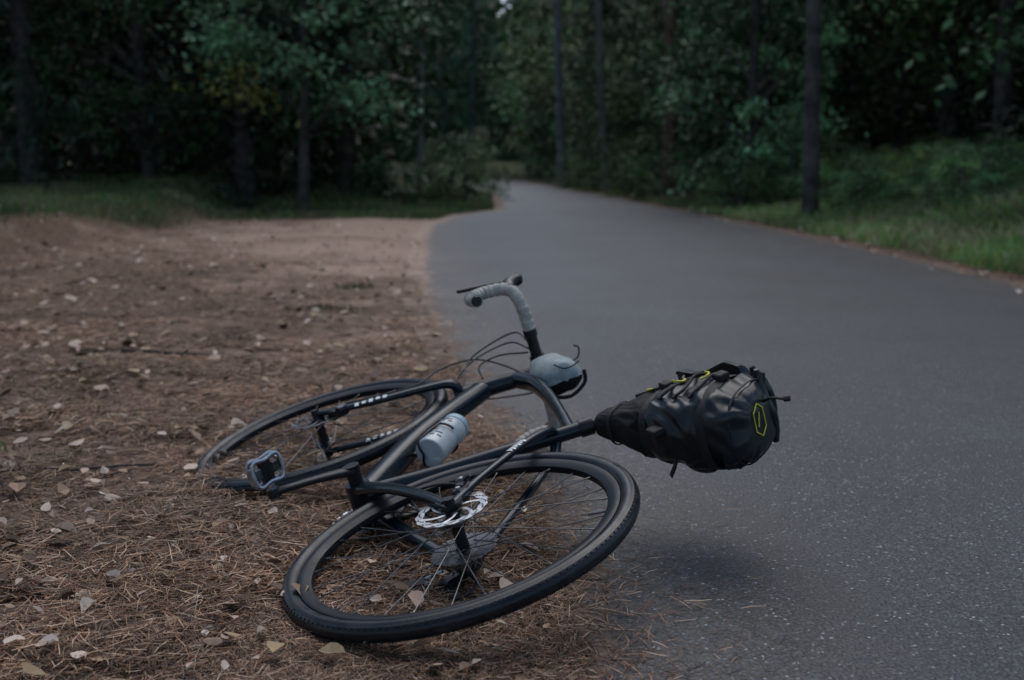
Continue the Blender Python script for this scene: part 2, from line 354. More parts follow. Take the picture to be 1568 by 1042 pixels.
for i in range(ns):
    t=i/(ns-1); x=.335-.27*t; wd=np.interp(t,[0,.04,.3,.55,.8,.96,1],[.008,.019,.024,.042,.070,.066,.045]); z=.735+.012*t**2-.004*np.sin(t*3.1)
    for k in range(ntt):
        a=np.pi*k/(ntt-1); V.append((x,wd*np.cos(a),z+(.022*np.sin(a)**.5 if 0<k<ntt-1 else 0)-.022-.012*abs(np.cos(a))**3))
    for k in range(ntt):
        a=np.pi*k/(ntt-1); V.append((x,wd*.9*np.cos(a),z-.030))
for i in range(ns-1):
    for k in range(ntt*2-1):
        if k==ntt-1: F.append((i*32+15,(i+1)*32+15,(i+1)*32+31,i*32+31)); continue
        F.append((i*32+k,i*32+k+1,(i+1)*32+k+1,(i+1)*32+k))
    F.append((i*32,(i+1)*32,(i+1)*32+16,i*32+16))
F.append(tuple(range(16))+tuple(range(31,15,-1))); F.append(tuple((ns-1)*32+k for k in list(range(15,-1,-1))+list(range(16,32))))
s.add(V,F,'blackpart')
for sg in(-1,1): s.tube(cat([(.30,sg*.010,.71),(.25,sg*.02,.675),(.15,sg*.022,.675),(.09,sg*.04,.715)],8),.0035,'darksteel',n=8)
s.box((.205,0,.665),(.05,.05,.022),'blackpart')
s.build(bike)
# ------------------------------------------------------------ water bottle
bot=bpy.data.objects.new('water_bottle',None); scene.collection.objects.link(bot); bot.matrix_world=MW
b=Part('bottle_body'); ax=np.array([.70,.714]); ax/=np.linalg.norm(ax); b0=np.array([.520,.130])
def bp(s_): return p3(b0+ax*s_)
def lat(part,prof,mat,n=36):
    pts=[bp(s_) for s_,r_ in prof]; P=np.array(pts); t=p3(ax); u=np.array([0,1,0.]); v=np.cross(t,u); a=np.linspace(0,2*np.pi,n,endpoint=False); V=[];F=[]
    for (s_,r_),p in zip(prof,P): V+=list(p+np.outer(np.cos(a)*r_,u)+np.outer(np.sin(a)*r_,v))
    for i in range(len(prof)-1):
        for j in range(n): k=(j+1)%n; F.append((i*n+j,i*n+k,(i+1)*n+k,(i+1)*n+j))
    F.append(tuple(range(n))[::-1]); F.append(tuple(range((len(prof)-1)*n,len(prof)*n))); part.add(V,F,mat)
lat(b,[(0,.033),(.002,.0355),(.008,.0365),(.072,.0365),(.078,.033),(.090,.033),(.096,.0365),(.128,.0365),(.138,.034),(.146,.030)],'bottle')
lat(b,[(.144,.0325),(.146,.0335),(.160,.0335),(.166,.030),(.170,.016),(.176,.013),(.188,.012),(.190,.009)],'bottlecap')
def onbot(s_,a): return bp(s_)+np.array([0,.0369*np.cos(a),0])+.0369*np.sin(a)*np.cross(p3(ax),[0,1,0])
for k,(s0,a0,a1) in enumerate([(.03,-.5,-.2),(.03,.0,.3),(.03,.5,.8),(.045,-.4,.0),(.045,.2,.7),(.06,-.5,.2),(.11,-.4,.1),(.11,.3,.6),(.12,-.2,.5)]):
    b.tube([onbot(s0,a) for a in np.linspace(a0,a1,6)],.0006,'blackpart',n=6,r2=.0028,ref=tuple(np.cross(p3(ax),[0,1,0])+[0,.6,0]))
b.build(bot)
g=Part('bottle_cage'); pv=np.array([.714,-.70])
for sg in(-1,1):
    ring=[]
    for a in np.linspace(-.2,2.6,14): ring.append(bp(.085)+np.array([0,sg*np.sin(a)*.0385,0])+p3(pv)*np.cos(a)*.0385)
    g.tube(ring,.003,'blackpart',n=8)
    g.tube(cat([bp(.085)+np.array([0,sg*.0385,0]),bp(.04)+np.array([0,sg*.039,0])+p3(pv)*.008,bp(0)+np.array([0,sg*.028,0])+p3(pv)*.02,bp(-.006)+p3(pv)*.012],8),.003,'blackpart',n=8)
g.tube(line(bp(.0)+p3(pv)*.040,bp(.13)+p3(pv)*.040,4),.004,'blackpart',n=8,r2=.009,ref=yref)
g.build(bot)
# ------------------------------------------------------------ top-tube pouch
pz=bpy.data.objects.new('top_tube_bag',None); scene.collection.objects.link(pz); pz.matrix_world=MW
b=Part('bag_shell'); V=[]; n=40
secs=[(.640,.006,.560),(.643,.030,.560),(.655,.048,.560),(.675,.055,.562),(.70,.058,.562),(.75,.058,.566),(.79,.048,.572),(.808,.03,.575),(.812,.006,.575)]
for x,r_,zc in secs:
    for k in range(n):
        a=2*np.pi*k/n; wv=1+.05*np.sin(3*a+x*60)+.03*np.sin(7*a+x*40); V.append((x-.1*(r_*np.sin(a)),.8*r_*np.cos(a)*wv,zc+r_*np.sin(a)*wv))
Ft=[];Fb=[]
for i in range(len(secs)-1):
    for k in range(n):
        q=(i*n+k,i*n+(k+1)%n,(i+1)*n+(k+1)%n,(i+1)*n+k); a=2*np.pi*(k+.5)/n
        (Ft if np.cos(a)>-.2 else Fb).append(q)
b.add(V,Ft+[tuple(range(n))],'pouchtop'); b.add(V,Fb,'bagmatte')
b.tube(cat([(.66,.0,.622),(.652,-.03,.61),(.645,-.047,.56),(.652,-.03,.505)],8),.005,'bagmatte',n=8)
b.tube(cat([(.648,.046,.54),(.640,.03,.56),(.638,.028,.585),(.65,.03,.61)],8),.0018,'bagmatte',n=8)
b.tube(cat([(.70,.02,.612),(.705,.025,.635),(.71,.045,.645),(.715,.055,.635)],6),.0025,'cable',n=8)
b.build(pz)
# ------------------------------------------------------------ saddle bag
sb=bpy.data.objects.new('saddle_bag',None); scene.collection.objects.link(sb); sb.matrix_world=MW
b=Part('bag_body'); A0=np.array([.262,0,.450]); A1=np.array([-.092,0,.636]); L=np.linalg.norm(A1-A0); e1=(A1-A0)/L; e2=np.array([0,1.,0]); e3=np.cross(e2,e1); e3=e3*np.sign(e3[2])
sv=np.array([0,.01,.03,.08,.16,.24,.32,.38,.415,.440,.455,.46]); hy=np.array([.012,.024,.030,.040,.058,.074,.084,.086,.082,.072,.058,.045]); hz=np.array([.015,.030,.036,.050,.074,.094,.104,.104,.098,.084,.062,.045])
def bagpt(s_,a,off=0,wr=True):
    y=np.interp(s_,sv,hy)+off; z=np.interp(s_,sv,hz)+off; pw=2/2.6
    cy=np.sign(np.cos(a))*abs(np.cos(a))**pw; cz=np.sign(np.sin(a))*abs(np.sin(a))**pw
    if wr:
        amp=np.interp(s_,[0,.1,.18,.46],[.001,.003,.009,.010])
        v=Vector((s_*17,np.cos(a)*1.5,np.sin(a)*1.5)); w1=mnoise.noise(v)*amp*1.1
        w1+=(1-abs(mnoise.noise(Vector((s_*20+4+2.5*np.sin(a),np.cos(a)*2.2+s_*7,np.sin(a)*2.2))))*3.2)*amp*.45
        w1-=.006*np.exp(-((s_-.195)/.010)**2)+.007*np.exp(-((s_-.37)/.012)**2)
        y+=w1; z+=w1
    return A0+e1*s_*L/.46+e2*cy*y+e3*(cz*z)
ns_,na=130,120; V=[]; 
for i in range(ns_):
    for k in range(na): V.append(bagpt(.46*i/(ns_-1),2*np.pi*k/na))
Fa=[];Fb=[]
for i in range(ns_-1):
    for k in range(na):
        q=(i*na+k,i*na+(k+1)%na,(i+1)*na+(k+1)%na,(i+1)*na+k); (Fa if i<ns_*.42 else Fb).append(q)
b.add(V,Fa+[tuple(range(na))],'bagmatte'); b.add(V,Fb+[tuple(range((ns_-1)*na,ns_*na))],'baggloss')
b.build(sb,angle=75)
t=Part('bag_straps')
def band(s0,w_,mat,off=.0):
    pts=[bagpt(s0,a,off,False) for a in np.linspace(0,2*np.pi,80)]
    t.tube(pts,w_,mat,n=6,r2=.0016,ref=tuple(e1),caps=False)
band(.195,.009,'strap'); band(.37,.011,'strap'); band(.435,.003,'strap',.004); band(.07,.004,'strap',.004)
for k in range(3):
    c0=A0+e1*(L*.88+.018*k)+e3*(.100-.030*k*k*.35)
    t.tube(cat([c0+e2*y+e1*.006*math.sin(y*60+k)+e3*.008*math.sin(y*38+2*k) for y in(-.074,-.05,-.01,.03,.055,.080)],8),[.006,.014,.012,.015,.012,.005],'baggloss',n=12)
t.box(bagpt(.20,.3,.008,False),(.03,.012,.022),'strap'); t.box(bagpt(.25,-1.35,.008,False),(.034,.014,.03),'strap'); t.box(bagpt(.37,.1,.008,False),(.028,.014,.026),'strap')
t.tube(cat([bagpt(.29,-1.9,.004),bagpt(.275,-2.1,.018),bagpt(.265,-2.2,.034)],6),.003,'strap',n=6,r2=.014)
t.tube(cat([A0+e1*(L-.005)+e3*.03+e2*.03,A0+e1*(L+.020)+e3*.025+e2*.04,A0+e1*(L+.045)+e3*.03+e2*.035],6),.003,'cable',n=8)
t.tube(line(A0+e1*(L+.043)+e3*.03+e2*.035,A0+e1*(L+.055)+e3*.034+e2*.035,3),.006,'cable',n=10)
def curve_on(pts,mat,r_=.0026,off=.006): t.tube(cat([bagpt(s_,a,off) for s_,a in pts],8),r_,mat,n=8)
curve_on([(.225,.62),(.242,.50),(.246,.32),(.236,.18)],'yellow',.003,.007); curve_on([(.205,.66),(.214,.52),(.210,.38)],'yellow',.0024,.008); curve_on([(.13,.75),(.145,.58),(.15,.42),(.142,.32)],'yellow',.0024,.007)
curve_on([(.295,.52),(.312,.42),(.318,.28),(.308,.18)],'yellow',.0026,.008)
hexa=[A1+e1*.003+e2*a_+e3*b_ for a_,b_ in[(.042,-.008),(.028,-.028),(-.010,-.030),(-.026,-.010),(-.012,.010),(.026,.011),(.042,-.008)]]
for i in range(6): t.tube(line(hexa[i],hexa[i+1],3),.0013,'yellow',n=6)
t.tube(line(A1+e1*.003+e2*.024-e3*.006,A1+e1*.003-e2*.004-e3*.018,3),.0013,'yellow',n=6)
for s0 in(.235,.275,.32): curve_on([(s0,1.1),(s0+.012,.7),(s0+.008,.3),(s0+.014,-.1),(s0,-.4)],'strap',.0035)
curve_on([(.10,.6),(.20,.45),(.36,.35)],'strap',.004)
t.build(sb)
# ------------------------------------------------------------ ground geometry
rows=[((.5,-8),(3.2,-8)),((.15,1),(3.3,1)),((.08,2.1),(3.32,2.1)),((.04,2.8),(3.33,2.8)),((-.17,4.2),(3.36,4.2)),((-.26,5),(3.37,5)),((-.52,6.8),(3.38,6.8)),((-.79,10.1),(3.4,10.1)),((-1.02,13.5),(3.32,13.5)),((-1.09,16.2),(3.2,16.2)),((-.88,19.4),(3.05,19.4)),((-.2,21.7),(2.92,21.7)),((-.25,24),(2.81,24)),((-.41,31.9),(2.4,31.9)),((-.8,38),(1.78,38.5)),((-2,47),(1.2,49)),((-4,55),(.5,60)),((-8,65),(-2.5,72)),((-16,75),(-10,85)),((-40,85),(-35,98))]
Ls=np.array([r_[0] for r_ in rows]); Rs=np.array([r_[1] for r_ in rows])
def Lx(y): return np.interp(y,Ls[:,1],Ls[:,0])
def Rx(y): return np.interp(y,Rs[:,1],Rs[:,0])
def sm(a,b,x): t_=np.clip((x-a)/(b-a),0,1); return t_*t_*(3-2*t_)
def vn(x,y,f,seed=0):
    rs=np.random.default_rng(seed+99); G=rs.random((64,64)); X=np.asarray(x)*f+1000; Y=np.asarray(y)*f+1000; xi=np.floor(X).astype(int); yi=np.floor(Y).astype(int); fx=X-xi; fy=Y-yi; fx=fx*fx*(3-2*fx); fy=fy*fy*(3-2*fy)
    g=lambda a,b_:G[a%64,b_%64]; return (g(xi,yi)*(1-fx)+g(xi+1,yi)*fx)*(1-fy)+(g(xi,yi+1)*(1-fx)+g(xi+1,yi+1)*fx)*fy
def height(x,y):
    dr=x-Rx(y)-.35; dl=Lx(y)-.35-x
    z=np.zeros_like(x*1.0)
    z+=np.where(dr>0,1.0*sm(0,5.5,dr)*(1)+.12*(vn(x,y,.9,1)-.4)*sm(0,2,dr),0)
    left=sm(.2,1.2,-4.3-x+.6*(vn(x,y,.4,3)-.5))*sm(7.5,9.5,y)
    z+=left*(.24+.15*vn(x,y,.8,5))*(dl>0)
    z+=(dl>0)*sm(19,26,y)*.35*sm(0,2,dl)
    calm=.12+.88*sm(3.4,5.0,y+.8*np.clip(-x-1.0,0,3))
    z+=(dl>0)*sm(0,.6,dl)*(calm*(.05*(vn(x,y,1.3,6)-.5)+.016*(vn(x,y,5,7)-.5))+.006*(vn(x,y,12,8)-.5))
    return z
def grassy(x,y):
    g=sm(17.2,18.4,y+1.5*(vn(x,y,.7,11)-.5)-.12*np.clip(x+5,0,5))
    g=np.maximum(g,sm(-.35,.35,-4.6-x+1.0*(vn(x,y,.6,12)-.5)+.02*(y-12))*sm(6.5,9.0,y))
    g=np.where(x>Lx(y)+1,sm(.15,.55,x-Rx(y)+.4*(vn(x,y,1.5,13)-.5)),g)
    return g
xs=np.unique(np.round(np.concatenate([-np.geomspace(7,220,40),np.arange(-7,.6,.05),np.arange(.6,3,.3),np.arange(3,9,.1),np.geomspace(9,220,40)]),4))
ys=np.unique(np.round(np.concatenate([-np.geomspace(1,200,25),np.arange(-1,1,.3),np.arange(1,8,.05),np.arange(8,26,.12),np.arange(26,60,.6),np.geomspace(60,400,30)]),4))
X,Y=np.meshgrid(xs,ys); Z=height(X,Y); nx,ny=len(xs),len(ys)
idx=np.arange(nx*ny).reshape(ny,nx); Fg=np.stack([idx[:-1,:-1],idx[:-1,1:],idx[1:,1:],idx[1:,:-1]],-1).reshape(-1,4)
def palef(X,Y): return (1.1*np.exp(-((X+2.3)/1.7)**2-((Y-15.5)/5.)**2)+1.0*np.exp(-((X+1.2)/.8)**2)*sm(5.5,9.5,Y)*(1-sm(18,21,Y))+.6*np.exp(-((X+.55)/.45)**2)*sm(3.5,6,Y))*(.45+1.0*vn(X,Y,1.3,15))
G_=grassy(X,Y); pale=palef(X,Y)
def soil_nodes(nt,P_,ap):
    n1=noise_tex(nt,2.2,3,.65,vec=P_); n2=noise_tex(nt,38,3,.7,vec=P_); n3=noise_tex(nt,160,2,.7,vec=P_)
    c1=ramp(nt,n2.outputs['Fac'],[(.30,(.042,.028,.021)),(.46,(.115,.073,.051)),(.60,(.20,.132,.092)),(.75,(.32,.225,.165))])
    c2=ramp(nt,n3.outputs['Fac'],[(.3,(.30,.205,.15)),(.7,(.49,.365,.285))])
    fac=math_(nt,'ADD',math_(nt,'MULTIPLY',ap.outputs['Fac'],.9),math_(nt,'MULTIPLY',math_(nt,'SUBTRACT',n1.outputs['Fac'],.53),2.2),True)
    return mixc(nt,fac,c1.outputs[0],c2.outputs[0]),n2,n3
m,nt,b=newmat('ground_soil'); tc=N(nt,'ShaderNodeTexCoord'); P_=tc.outputs['Object']
ag=N(nt,'ShaderNodeAttribute',attribute_name='grassy'); ap=N(nt,'ShaderNodeAttribute',attribute_name='pale')
sand,n2,n3=soil_nodes(nt,P_,ap)
c3=ramp(nt,n2.outputs['Fac'],[(.3,(.018,.024,.010)),(.6,(.045,.055,.022)),(.8,(.08,.065,.035))])
colr=mixc(nt,ag.outputs['Fac'],sand,c3.outputs[0]); nt.links.new(colr,b.inputs['Base Color']); b.inputs['Roughness'].default_value=.95; b.inputs['Specular IOR Level'].default_value=.15
q=bump(nt,b,n2.outputs['Fac'],.8,.02); bump(nt,b,n3.outputs['Fac'],.6,.005,q)
obj('ground',mesh_np('ground',np.stack([X,Y,Z],-1).reshape(-1,3),Fg,[m],smooth=True,attrs={'grassy':G_.reshape(-1),'pale':pale.reshape(-1)}))
def resample(A,ts): return np.stack([np.interp(ts,np.arange(len(A)),A[:,i]) for i in range(2)],1)
tsx=np.concatenate([np.linspace(0,1,8,endpoint=False),np.linspace(1,11,240,endpoint=False),np.linspace(11,len(rows)-1,80)])
LL=resample(Ls,tsx); RR=resample(Rs,tsx); us=np.concatenate([np.linspace(0,.15,14,endpoint=False),np.linspace(.15,.88,14,endpoint=False),np.linspace(.88,1,12)])
V=[];D=[]
ex=.10
for l,r_ in zip(LL,RR):
    dv=r_-l; w_=np.linalg.norm(dv); dv=dv/w_
    for u in us:
        s_=-ex+u*(w_+2*ex); p=l+dv*s_; cr=.025*(1-((s_/w_)-.5)**2*4)*(w_/3.4) if 0<s_<w_ else 0
        V.append((p[0],p[1],.005+max(cr,0)*.6)); D.append(min(s_,w_-s_))
V=np.array(V)
n_u=len(us); idx=np.arange(len(tsx)*n_u).reshape(len(tsx),n_u); Fr=np.stack([idx[:-1,:-1],idx[:-1,1:],idx[1:,1:],idx[1:,:-1]],-1).reshape(-1,4)
m,nt,b=newmat('asphalt'); tc=N(nt,'ShaderNodeTexCoord'); P_=tc.outputs['Object']; ad=N(nt,'ShaderNodeAttribute',attribute_name='edge'); ap=N(nt,'ShaderNodeAttribute',attribute_name='pale')
vo=N(nt,'ShaderNodeTexVoronoi'); vo.inputs['Scale'].default_value=140; nt.links.new(P_,vo.inputs['Vector'])
n1=noise_tex(nt,.9,3,.6,vec=P_); n4=noise_tex(nt,7,4,.7,vec=P_); sand,n2,n3=soil_nodes(nt,P_,ap)
base=ramp(nt,n3.outputs['Fac'],[(.34,(.006,.008,.010)),(.5,(.026,.033,.040)),(.68,(.115,.133,.150))])
big=ramp(nt,n1.outputs['Fac'],[(.3,(.66,.66,.66)),(.7,(1.2,1.2,1.2))]); base2=mixc(nt,1.0,base.outputs[0],big.outputs[0],'MULTIPLY')
sx=N(nt,'ShaderNodeSeparateColor'); nt.links.new(vo.outputs['Color'],sx.inputs[0])
fl1=math_(nt,'GREATER_THAN',sx.outputs[0],.88); fleck=math_(nt,'MULTIPLY',fl1,math_(nt,'LESS_THAN',vo.outputs['Distance'],.44))
fleck=math_(nt,'MULTIPLY',fleck,math_(nt,'MULTIPLY',sx.outputs[1],sx.outputs[1]))
base3=mixc(nt,fleck,base2,(.38,.42,.44))
sf=math_(nt,'ADD',math_(nt,'MULTIPLY',ad.outputs['Fac'],-9),math_(nt,'MULTIPLY',n4.outputs['Fac'],5.4)); sf=math_(nt,'SUBTRACT',sf,1.5,True)
sf2=math_(nt,'MULTIPLY',math_(nt,'SUBTRACT',1.0,math_(nt,'MULTIPLY',ad.outputs['Fac'],1.6),True),math_(nt,'MULTIPLY',n2.outputs['Fac'],.45))
base4=mixc(nt,math_(nt,'MAXIMUM',sf,sf2),base3,sand)
nt.links.new(base4,b.inputs['Base Color'])
nt.links.new(math_(nt,'ADD',math_(nt,'MULTIPLY',sf,.35),.48),b.inputs['Roughness']); b.inputs['Specular IOR Level'].default_value=.45
q=bump(nt,b,vo.outputs['Distance'],.4,.004); bump(nt,b,n3.outputs['Fac'],.8,.005,q)
obj('road',mesh_np('road',V,Fr,[m],smooth=True,attrs={'edge':D,'pale':palef(V[:,0],V[:,1])}))
# ------------------------------------------------------------ needle litter
def strips(P,ang,ln,wd,bend,lift,pitch,col,name,mat,segs=2):
    n=len(P); d_=np.stack([np.cos(ang),np.sin(ang)],1); nrm=np.stack([-d_[:,1],d_[:,0]],1); V=[]
    for k in range(segs+1):
        t_=k/segs-.5; w_=wd*(1-.6*abs(t_)*2*.8)
        cx=P[:,:2]+d_*(t_*ln)[:,None]+nrm*(bend*(t_*t_*4-.5))[:,None]; z=P[:,2]+lift+pitch*t_*ln+.0
        for sg in(-1,1): V.append(np.c_[cx+nrm*(sg*w_/2)[:,None],z+(.0006 if sg>0 else 0)])
    V=np.stack(V,1); K=2*(segs+1); base_=np.arange(n)[:,None]*K
    F=np.concatenate([base_+np.array([[2*k,2*k+2,2*k+3,2*k+1]]) for k in range(segs)],0)
    return obj(name,mesh_np(name,V.reshape(-1,3),F,[M[mat]],col=np.repeat(col,K,0),val=False))
n=290000; y=1.45*(17.0/1.45)**rng.random(n); xl=-.46*y-.3; xr=Lx(y)+.02; u=rng.random(n); x=xl+(xr-xl)*u+rng.exponential(.10,n)*(rng.random(n)<.2)
cl=vn(x,y,3,21)*.5+vn(x,y,9,22)*.3+vn(x,y,1.3,23)*.2; keep=(rng.random(n)<(.08+1.5*sm(.38,.62,cl)+.8*np.exp(-(xr-x)/.5)*(y<3))*(1-.97*sm(5.5,16,y+3*(vn(x,y,.7,27)-.5)))*(1-.75*np.clip(palef(x,y),0,1))*(1-grassy(x,y))); x,y=x[keep],y[keep]; n=len(x)
z=np.maximum(height(x,y),.006*(x>Lx(y)-.25)); lift=.002+rng.random(n)**2*.028*sm(.3,.7,vn(x,y,3,21))
pal=np.array([(.14,.078,.044),(.28,.150,.080),(.40,.240,.140),(.06,.038,.028),(.50,.35,.235),(.22,.098,.050)]); col=pal[rng.integers(0,6,n)]*(.4+.85*rng.random((n,1)))*(.6+.8*vn(x,y,2.2,24))[:,None]
strips(np.c_[x,y,z],rng.random(n)*6.283,.03+.04*rng.random(n),np.full(n,.0012)*(1+.25*y.clip(0,8)),rng.normal(0,.004,n),lift,rng.normal(0,.14,n),col,'pine_needle_litter','needles')
# ------------------------------------------------------------ fallen leaves
n=2700; y=1.7*(20/1.7)**(rng.random(n)**.72); x=np.where(rng.random(n)<.88,-.5*y+(Lx(y)+.5*y)*rng.random(n)**1.5,Rx(y)+rng.normal(.1,.25,n)); x=np.where((x>Lx(y))&(x<Rx(y)-.25)&(rng.random(n)<.97),Lx(y)-3*rng.random(n),x)
z=np.maximum(height(x,y),.006)+.010+.010*rng.random(n); th=rng.random(n)*6.283; L_=(.007+.013*rng.random(n)**1.4)*(1+.11*y.clip(0,8)); W_=L_*(.55+.35*rng.random(n))
out=np.array([(-1,0),(-.45,.75),(.15,.9),(.7,.5),(1.1,0),(.7,-.5),(.15,-.9),(-.45,-.75),(0,0)]); cup=np.array([.15,.8,1,.7,.3,.7,1,.8,0])
c_,s_=np.cos(th),np.sin(th); px=out[None,:,0]*L_[:,None]; py=out[None,:,1]*W_[:,None]*rng.uniform(.8,1.2,(n,9)); tx=rng.normal(0,.25,(n,1)); ty=rng.normal(0,.25,(n,1))
V=np.stack([x[:,None]+px*c_[:,None]-py*s_[:,None],y[:,None]+px*s_[:,None]+py*c_[:,None],z[:,None]+cup[None]*L_[:,None]*rng.normal(.15,.3,(n,1))+px*tx+py*ty],-1)
F=np.concatenate([np.arange(n)[:,None]*9+np.array([[i,(i+1)%8,8]]) for i in range(8)],0)
pal=np.array([(.44,.31,.23),(.56,.43,.34),(.28,.18,.12),(.60,.49,.39),(.36,.26,.15),(.17,.10,.065)]); col=pal[rng.integers(0,6,n)]*(.65+.5*rng.random((n,1)))
obj('fallen_leaves',mesh_np('fallen_leaves',V.reshape(-1,3),F,[M['dryleaf']],col=np.repeat(col,9,0)))
tw=Part('fallen_twigs')
def twig(a,b_,r_):
    P=line((a[0],a[1],0),(b_[0],b_[1],0),9); P[1:-1,:2]+=rng.normal(0,.012,(7,2)); P[:,2]=height(P[:,0],P[:,1])+r_+.004; tw.tube(P,[r_,r_*.5],'twig',n=6)
twig((-1.62,4.95),(-1.0,4.85),.009); twig((-1.9,5.1),(-1.5,4.95),.005); twig((-1.5,3.0),(-.95,3.12),.006)
for i in range(70):
    yy=1.9*(12/1.9)**rng.random(); xx=-.42*yy+(Lx(yy)+.42*yy)*rng.random(); a=rng.random()*6.28; l=.05+.12*rng.random(); twig((xx,yy),(xx+l*math.cos(a),yy+l*math.sin(a)),.0015+.002*rng.random())
tw.build()
# ------------------------------------------------------------ grass
def grass(name,x,y,hmin,hmax,wd,palette,seed):
    r_=np.random.default_rng(seed); n=len(x); z=height(x,y); a=r_.random(n)*6.283; h_=hmin+(hmax-hmin)*r_.random(n)**1.5; ln=r_.normal(0,.35,(n,2))*h_[:,None]
    dx=np.c_[np.cos(a),np.sin(a)]*wd/2
    V=np.stack([np.c_[x-dx[:,0],y-dx[:,1],z-.01],np.c_[x+dx[:,0],y+dx[:,1],z-.01],np.c_[x+dx[:,0]*.7+ln[:,0]*.4,y+dx[:,1]*.7+ln[:,1]*.4,z+h_*.6],np.c_[x+ln[:,0],y+ln[:,1],z+h_]],1)
    b_=np.arange(n)[:,None]*4; F=np.concatenate([b_+np.array([[0,1,2]]),b_+np.array([[0,2,3]])],0)
    dry=sm(.5,.75,vn(x,y,1.6,33))[:,None]
    col=np.array(palette)[r_.integers(0,len(palette),n)]; col=(col*(1-.6*dry)+.6*dry*np.array([(.36,.30,.17)])*col.mean()/.2)*(.6+.7*r_.random((n,1)))*(.45+1.1*vn(x,y,.8,31))[:,None]
    return obj(name,mesh_np(name,V.reshape(-1,3),F,[M['grass']],col=np.repeat(col,4,0),val=False))
gp=[(.25,.45,.11),(.20,.41,.13),(.36,.45,.12),(.28,.32,.11),(.56,.49,.27)]
n=150000; y=5*(40/5)**rng.random(n); x=Rx(y)+.1+rng.random(n)**1.2*(y*.45-Rx(y)+2).clip(2.5,9); k=(rng.random(n)<grassy(x,y)*(.25+.95*vn(x,y,1.2,41))); grass('roadside_grass',x[k],y[k],.03,.17,.010,gp,1)
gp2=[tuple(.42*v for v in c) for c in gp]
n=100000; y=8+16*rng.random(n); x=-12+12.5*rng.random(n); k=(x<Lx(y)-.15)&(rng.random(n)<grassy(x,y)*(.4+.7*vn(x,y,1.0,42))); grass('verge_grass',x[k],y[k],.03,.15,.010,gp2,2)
n=700; cx_=np.array([-1.55,-.98,-1.95,-1.0]); cy_=np.array([3.3,6.6,4.2,7.8]); ii=rng.integers(0,4,n); grass('grass_tuft',cx_[ii]+rng.normal(0,.08,n),cy_[ii]+rng.normal(0,.07,n),.015,.05,.005,gp2,3)
